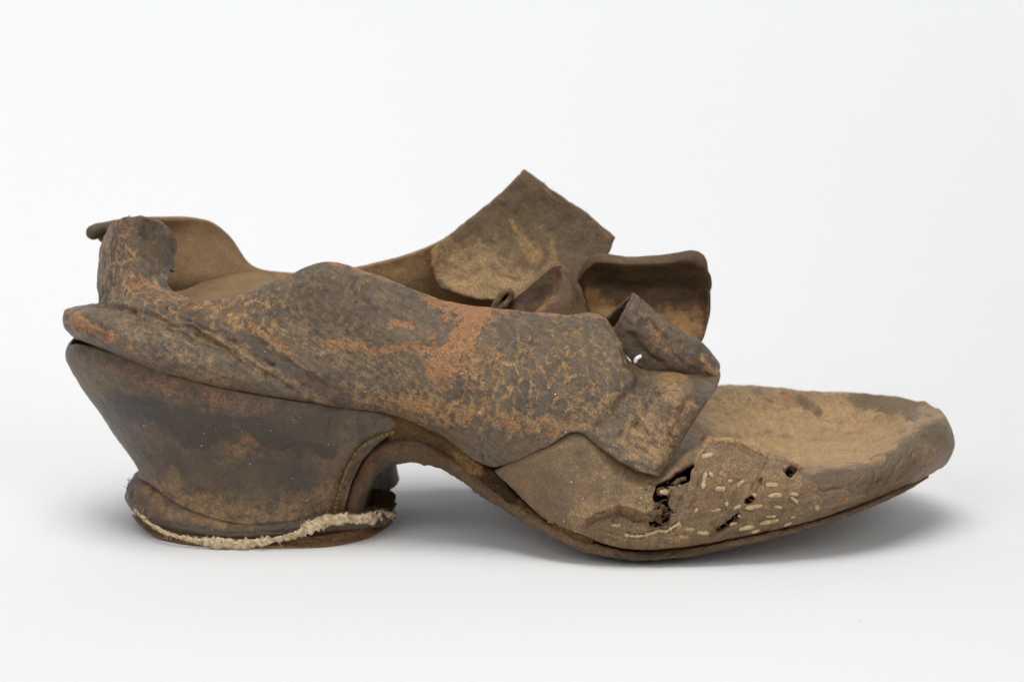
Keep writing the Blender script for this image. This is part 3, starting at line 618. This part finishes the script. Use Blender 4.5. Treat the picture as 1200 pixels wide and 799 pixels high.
hb = sheet('heel_cover', hst, M_heel, heel, thick=1.5, res=1.7, orient='centre', rag=.15, noise=.6, nsize=1.4, strokes=HS, key='heel',
      creases=[([(190,575),(240,602),(300,614)], 2, .3), ([(220,590),(270,604)], 1.5, .25), ([(388,490),(386,508)], 1.8, .35), ([(398,602),(404,570),(420,545),(448,520)], 2, .5), ([(325,535),(345,520)], 3, .3)])
rn = [
 [(181,568,-12.5),(176,573,-13.5),(167,586,-14.5),(163,598,-15.2),(168,608,-13)],
 [(206,587,-18.4),(202,593,-19.2),(196,604,-20.6),(193,614,-21.5),(200,622,-19)],
 [(245,603,-22),(243,609,-22.8),(240,617,-23.8),(239,626,-24.6),(244,633,-22)],
 [(293,612,-23.2),(292,616,-24.2),(291,621,-25),(291,629,-25.6),(294,635,-23)],
 [(345,608,-23.3),(345,611,-24),(345,616,-25),(345,624,-25.2),(346,631,-23)],
 [(382,601,-22.6),(384,604,-23.3),(386,609,-24),(388,618,-24.2),(388,625,-22)],
 [(408,597,-20.5),(414,600,-21),(421,605,-21.6),(424,614,-21.2),(422,621,-20)],
 [(434,593,-8),(446,594,-9),(455,599,-10),(457,609,-10),(451,617,-9)],
]
rb = [(166,555,0),(159,555,-1),(150,566,-1),(147,580,-1),(155,594,0)]
rnear = [pts3(s) for s in rn]
rfar = [s*np.array([1, -1, 1])+np.array([0.004*(k/7), 0, 0]) for k, s in enumerate(rnear)]
rst = [list(s) for s in rfar[:7][::-1]]+[list(pts3(rb))]+[list(s) for s in rnear]+[list(pts3([(440,588,2),(450,590,1),(458,596,1),(459,605,1),(453,611,2)]))]
rand = sheet('rand', rst, M_heel, heel, thick=1.4, res=1.5, orient='centre', rag=.45, noise=.7, nsize=.6, base=(0, .22, 0, .1), strokes=[(A_, [(180,610),(240,626),(330,625)], 5, .6), (G_, [(160,570),(200,600),(260,612)], 7, .6)], creases=[([(155,580),(175,602),(205,616),(260,625),(330,623)], 1.6, .35)], roughs=[([(430,605)], 24, .9, 2.2), ([(155,570)], 14, .5, 2)], key='rand')
# top lift: slab the heel stands on
ol = pts3([(163,603,0),(172,614,-10),(190,627,-17),(222,636,-22),(264,641,-24.5),(330,642,-25),(390,637,-23),(424,628,-17),(444,618,-8)])
olf = ol[1:][::-1]*np.array([1, -1, 1])+np.array([.002, 0, 0])
loop = np.concatenate([ol, olf]); 
n0 = 120; cl = np.concatenate([loop, loop[:1]]); ts = np.concatenate([[0], np.cumsum(np.linalg.norm(np.diff(cl, axis=0), axis=1))])
ring = herm(ts, cl, np.linspace(0, ts[-1], n0)); cc = ring.mean(0)
def rr(k, dz, absz=None):
    q = cc+(ring-cc)*k; q = q+np.array([0, 0, dz]); 
    return q
lv = [rr(.05, .0028), rr(.97, .0028), rr(1.0, .0022), rr(1.0, .0004), rr(.985, -.0004), rr(.05, -.0006)]
for q in lv: q[:, 2] = np.maximum(q[:, 2], 0.0003)
LG = np.array([herm(np.arange(6.0), np.array([l[k] for l in lv]), np.linspace(0, 5, 26)) for k in range(n0)])
sheet('top_lift', LG, M_sole, heel, thick=.3, orient='centre', rag=0, noise=.25, taper=0, base=(0, .7, 0, 0))
# torn lump of leather in the hollow of the breast
def lump(pos, rx, ry, rz, seed):
    nu, nv = 28, 16; V, F = [], []
    for i in range(nv):
        ph = math.pi*(i+.5)/nv
        for j in range(nu):
            a = 2*math.pi*j/nu; V.append((math.sin(ph)*math.cos(a)*rx, math.sin(ph)*math.sin(a)*ry, math.cos(ph)*rz))
    V = np.array(V); V = V*(1+.45*fbm(V+seed, 4.0, 4, seed, .65))[:, None]+pos
    for i in range(nv-1):
        for j in range(nu): F.append((i*nu+j, (i+1)*nu+j, (i+1)*nu+(j+1) % nu, i*nu+(j+1) % nu))
    F.append(tuple(range(nu))); F.append(tuple((nv-1)*nu+j for j in range(nu))[::-1])
    return V, F
linkp('torn_leather', *lump(P(441,592,-4), .0052, .006, .0042, 3), M_fibre, heel)
# frayed cream cord along the rand
cc_ = curve([(150,574,-2),(155,590,-9),(165,604,-16.5),(183,618,-21.8),(206,628,-25),(240,634,-27),(276,637,-28),(312,634,-28),(348,626,-27.5),(375,612,-26.5),(400,607,-25.3),(425,608,-23.5),(442,604,-15),(463,604,-10)], 400)
tt = np.linspace(0, 1, 400)
rad = np.interp(tt, [0, .12, .25, .4, .55, .68, .75, .85, .92, .97, 1], [.25, .45, .7, 1.05, 1.2, 1.25, 1.6, 1.8, 1.35, .8, .4])*.001
rad = rad*(1+.45*fbm(cc_, 4, 3, 5))
V1 = tube(cc_, rad, 18, .4, .7, seed=4)
cv = np.concatenate([np.repeat(cc_, 18, 0), cc_[:1], cc_[-1:]]); V1 = (cv+(V1[0]-cv)*np.array([1, .5, 1.0])*(1+.45*fbm(V1[0], 2.4, 4, 77, .6))[:, None], V1[1])
cord = linkp('cord', *V1, M_cream, heel)
cord['label'] = 'frayed cream cord edging the heel base'
L = []
for i in range(60):
    k = min(399, int(random.random()**.6*399)); p = cc_[k]; r = rad[k]
    th = random.uniform(0, 6.28); d = np.array([random.uniform(-.6, .6), -abs(math.sin(th)), math.cos(th)]); d /= np.linalg.norm(d)
    a = p+d*r*.6; l = random.uniform(.0006, .0022)
    bnd = np.array([random.uniform(-1, 1), random.uniform(-.6, .2), random.uniform(-.6, .6)])*l*.6
    L.append(tube([a, a+d*l*.6+bnd*.4, a+d*l+bnd], [.00012, .0001, .00005], 4))
fz = linkp('frayed_fibre', *joinvf(L), M_cream, heel); fz['kind'] = 'stuff'
# stitches along the breast seam
sc = curve([(392,602,-22.3),(394,590,-22.6),(399,572,-22.8),(409,546,-24.3),(424,524,-25.8),(440,514,-26.6),(462,506,-27)], 25)
me0 = None
def blob(name, mat, parent, pos, axis, nrm, L_, W_, H_, seed, seg=8, rings=5):
    axis = axis-nrm*(axis@nrm); axis /= max(np.linalg.norm(axis), 1e-9); bi = np.cross(nrm, axis)
    V, F = [], []
    rs = np.random.RandomState(seed)
    for i in range(rings):
        u = -1+2*i/(rings-1); w = math.sqrt(max(0, 1-u**6))*.85+.15
        for j in range(seg):
            a = 2*math.pi*j/seg; k = 1+rs.uniform(-.32, .32)
            V.append(pos+axis*(u*L_*(1+rs.uniform(-.08, .08)))+bi*(math.cos(a)*W_*w*k)+nrm*(math.sin(a)*H_*w*k))
    for i in range(rings-1):
        for j in range(seg): F.append((i*seg+j, i*seg+(j+1) % seg, (i+1)*seg+(j+1) % seg, (i+1)*seg+j))
    F.append(tuple(range(seg))[::-1]); F.append(tuple((rings-1)*seg+j for j in range(seg)))
    return linkp(name, V, F, mat, parent)
for i in range(24):
    p = (sc[i]+sc[i+1])/2; ax = sc[i+1]-sc[i]; n = np.array([0, -1, .15]); n = n/np.linalg.norm(n)
    blob('stitch', M_thread, hb, p, ax, n, .0008, .00055, .0006, i)

# --- torn outer layer of the vamp side, standing proud of the leather below
def over(px_, py_, off):
    p, n = onsurf('vamp', px_, py_); return p+np.array([0, -off*.001, off*.0002])
tl = []
for k, (xt, yt, xb, yb) in enumerate([(812,553,776,628),(820,535,792,630),(829,519,808,632),(850,519,835,630),(876,524,870,624),(905,535,902,616),(930,548,932,610),(952,560,960,602),(975,568,985,594)]):
    o0 = [.55, .9, .9, .8, .75, .6, .4, .0, -.6][k]; row = []
    for f in (0, .18, .4, .62, .82, 1.0):
        row.append(over(xt+(xb-xt)*f, yt+(yb-yt)*f, o0*(1 if f < .8 else (.4 if f < .95 else -.5))))
    tl.append(row)
torn = sheet('torn_layer', tl, M_vamp, vamp, base=(0, .3, 0, 0), thick=.8, res=1.3, rag=.9, noise=.45, nsize=.6, key='torn', holes=[([(925,556),(930,547)], 5.5), ([(842,621),(858,611),(865,604)], 3.0), ([(876,587),(882,584)], 2.6), ([(792,572),(790,600)], 2.5), ([(893,560),(889,575)], 1.3)],
   creases=[([(896,545),(890,560),(880,575)], 2, .5), ([(850,565),(845,585)], 2, .3), ([(940,580),(920,588),(890,595)], 2, .5), ([(840,600),(880,600),(930,590)], 1.8, .4), ([(820,605),(835,615)], 2, .3)],
   roughs=[([(800,600),(850,570),(900,580),(950,585)], 40, .42, 1.8)], strokes=[(R_, [(835,520),(870,524)], 7, .6), (G_, [(860,560),(920,560)], 26, .5), (R_, [(820,560),(900,580)], 20, .3), (A_, [(840,575),(870,560)], 16, .5), (A_, [(880,540),(920,560)], 10, .4)])
rg = tube(curve([onsurf('vamp', a, b_)[0]+np.array([0, -.0002, .0]) for a, b_ in ((686,619),(694,609),(708,603),(726,600),(744,603),(758,606),(768,604),(776,596))], 90), np.interp(np.linspace(0, 1, 90), [0, .2, .6, .85, 1], [.0003, .0009, .0011, .0012, .0004]), 12, .9, 1.6, seed=8)
linkp('torn_edge', *rg, M_fibre_side, vamp)
rs = np.random.RandomState(21)
L = []
for (poly, cnt) in ((((122,268),(135,259),(150,253),(186,258),(206,288)), 22), (((76,366),(78,384),(90,398)), 6), (((615,200),(650,224),(690,252),(722,279)), 8), (((742,343),(790,384),(843,434)), 8), (((150,556),(147,574)), 12), (((826,519),(850,518),(876,523),(905,534)), 24), (((806,553),(785,600),(778,626)), 40)):
    pl = np.array(poly, float)
    for i in range(cnt):
        k = rs.randint(len(pl)-1); q = pl[k]+(pl[k+1]-pl[k])*rs.rand(); key = {122: 'nq', 76: 'nq', 615: 'fl', 742: 'strap', 150: 'rand', 826: 'torn', 806: 'torn'}[int(pl[0][0])]
        a, n = onsurf(key, q[0], q[1]); dv = rs.uniform(-1, 1, 3); dv[2] = abs(dv[2])*.8; l = rs.uniform(.0005, .0017)
        L.append(tube([a-n*.0003, a+dv*l*.5, a+dv*l+rs.uniform(-.3, .3, 3)*l], [.0001, .00008, .00004], 4))
fz = linkp('loose_fibre', *joinvf(L), M_fibre_side, shoe); fz['kind'] = 'stuff'
# --- pale peg and thread ends in the eaten side of the vamp
pegs = [(905,330,30,20),(840,500,40,15),(800,540,44,-12),(1010,455,36,10),(690,300,26,60),(1110,470,34,-15),(1060,540,40,-5),(905,575,44,-8),(560,600,44,8),(672,205,60,-10),(908,240,85,12),(657,335,80,-80),(780,328,22,0),(828,335,45,-45),(750,375,70,0),(985,352,60,5),(887,397,50,35),(995,400,65,-5),(1088,390,40,0),(1088,422,50,45),(628,450,45,-70),(740,447,65,-15),(715,475,50,-10),(890,458,85,-10),(970,508,50,5),(968,533,100,0),(865,557,75,-10),(1077,513,22,0),(590,567,50,5),(645,582,60,5),(1195,445,62,82),(250,547,50,5),(480,376,60,-5),(820,460,40,-20)]
for i, (x, y, l, a) in enumerate(pegs):
    pos, n = onboth(660+x/3.993, 480+y/3.993)
    l = l/3.993*.00023; a = math.radians(a); ax = math.cos(a)*RIGHT-math.sin(a)*UP
    blob('peg', M_peg, vamp, pos-n*.0001, ax, n, l*.53, .00066 if l > .003 else .00048, .0004, 100+i, 9, 8)
# loose thread across the lower tear
tp = [onboth(660+x/3.993, 480+y/3.993) for x, y in ((285,590),(350,597),(420,580),(440,572),(480,568),(520,548),(555,533))]
V, F = tube(curve([p+n*.0003 for p, n in tp], 60), .00042*(1+.5*np.sin(np.arange(60)*.9)*np.sin(np.arange(60)*.37)), 8, .6, 1.0)
linkp('thread_gap_fleck', V, F, M_peg, vamp)
L = []
for (x0, y0, x1, y1) in ((440,372,510,380),(445,384,505,392),(430,440,470,446),(420,456,480,452),(425,478,470,470),(435,500,460,530),(400,500,440,520),(520,340,560,322)):
    a, n = onsurf('vamp', 660+x0/3.993, 480+y0/3.993); b_, n2 = onsurf('vamp', 660+x1/3.993, 480+y1/3.993)
    L.append(tube(curve([a, (a+b_)/2-np.array([0, -.0012, 0]), b_], 8), np.full(8, .0007), 6, .4, 1.0))
rs = np.random.RandomState(9)
for i in range(70):
    if i < 36: x0, y0 = 660+rs.uniform(395, 510)/3.993, 480+rs.uniform(320, 560)/3.993
    else: x0, y0 = [(842, 618), (860, 606), (925, 556), (930, 548), (720, 607), (745, 605), (880, 586)][rs.randint(7)]; x0 += rs.uniform(-7, 7); y0 += rs.uniform(-5, 5)
    a, n = onsurf('vamp', x0, y0); dv = rs.uniform(-1, 1, 3); dv -= n*(dv@n)*.8; l = rs.uniform(.0008, .003)
    L.append(tube([a-n*.0002, a+dv*l*.5+n*l*.25, a+dv*l+n*l*rs.uniform(-.1, .3)], [.00018, .00014, .00007], 4))
fz = linkp('torn_fibre', *joinvf(L), M_fibre_side, vamp); fz['kind'] = 'stuff'
# added white tube standing in for bright backdrop through a gap; specks of dust
V, F = tube(curve([(744,424,-27.5),(746,420,-28),(751,417,-27.5)], 8), np.full(8, .0005), 8)
linkp('thread_gap_fleck', V, F, M_white, quarter)
L = []
rs = np.random.RandomState(5)
def speck(key, x, y, r):
    p, n = onsurf(key, x, y)
    th = rs.uniform(0, 6.28, 3)
    o = np.array([[1, 0, 0], [-1, 0, 0], [0, 1, 0], [0, -1, 0], [0, 0, 1], [0, 0, -1.0]])*r*(1+rs.uniform(-.4, .4, (6, 1)))+rs.uniform(-.2, .2, (6, 3))*r
    return (p+n*r*.3+o, [(0, 2, 4), (2, 1, 4), (1, 3, 4), (3, 0, 4), (2, 0, 5), (1, 2, 5), (3, 1, 5), (0, 3, 5)])
for i in range(60): L.append(speck('nq', rs.uniform(560, 800), rs.uniform(385, 530), rs.choice([.00012, .00018, .0003], p=[.75, .22, .03])))
for i in range(40): L.append(speck('nq', rs.uniform(110, 560), rs.uniform(300, 470), rs.choice([.0001, .00016])))
for i in range(34): L.append(speck('vamp', rs.uniform(600, 760), rs.uniform(540, 640), rs.choice([.0001, .00016, .00022])))
for i in range(40): L.append(speck('heel', rs.uniform(100, 390), rs.uniform(430, 590), rs.choice([.0001, .00016])))
for i in range(34):
    a_ = rs.normal(0, 1, 2); L.append(speck('heel', 346+a_[0]*7+a_[1]*2, 489+a_[1]*5, rs.choice([.00006, .0001])))
dst = linkp('dust', *joinvf(L), M_dust, shoe, False); dst['kind'] = 'stuff'

L = []
for i in range(12):
    c = np.array([rs.uniform(-.13, .13), rs.uniform(-.11, -.055), .0002]); r = rs.choice([.0001, .00016], p=[.7, .3])
    o = np.array([[1, 0, 0], [-1, 0, 0], [0, 1, 0], [0, -1, 0], [0, 0, 1], [0, 0, -1.0]])*r*(1+rs.uniform(-.4, .4, (6, 1)))
    L.append((c+o, [(0, 2, 4), (2, 1, 4), (1, 3, 4), (3, 0, 4), (2, 0, 5), (1, 2, 5), (3, 1, 5), (0, 3, 5)]))
cr_ = linkp('crumbs', *joinvf(L), M_latchet, None, False); cr_['kind'] = 'stuff'; cr_['label'] = 'tiny leather crumbs scattered on the white paper before the shoe'
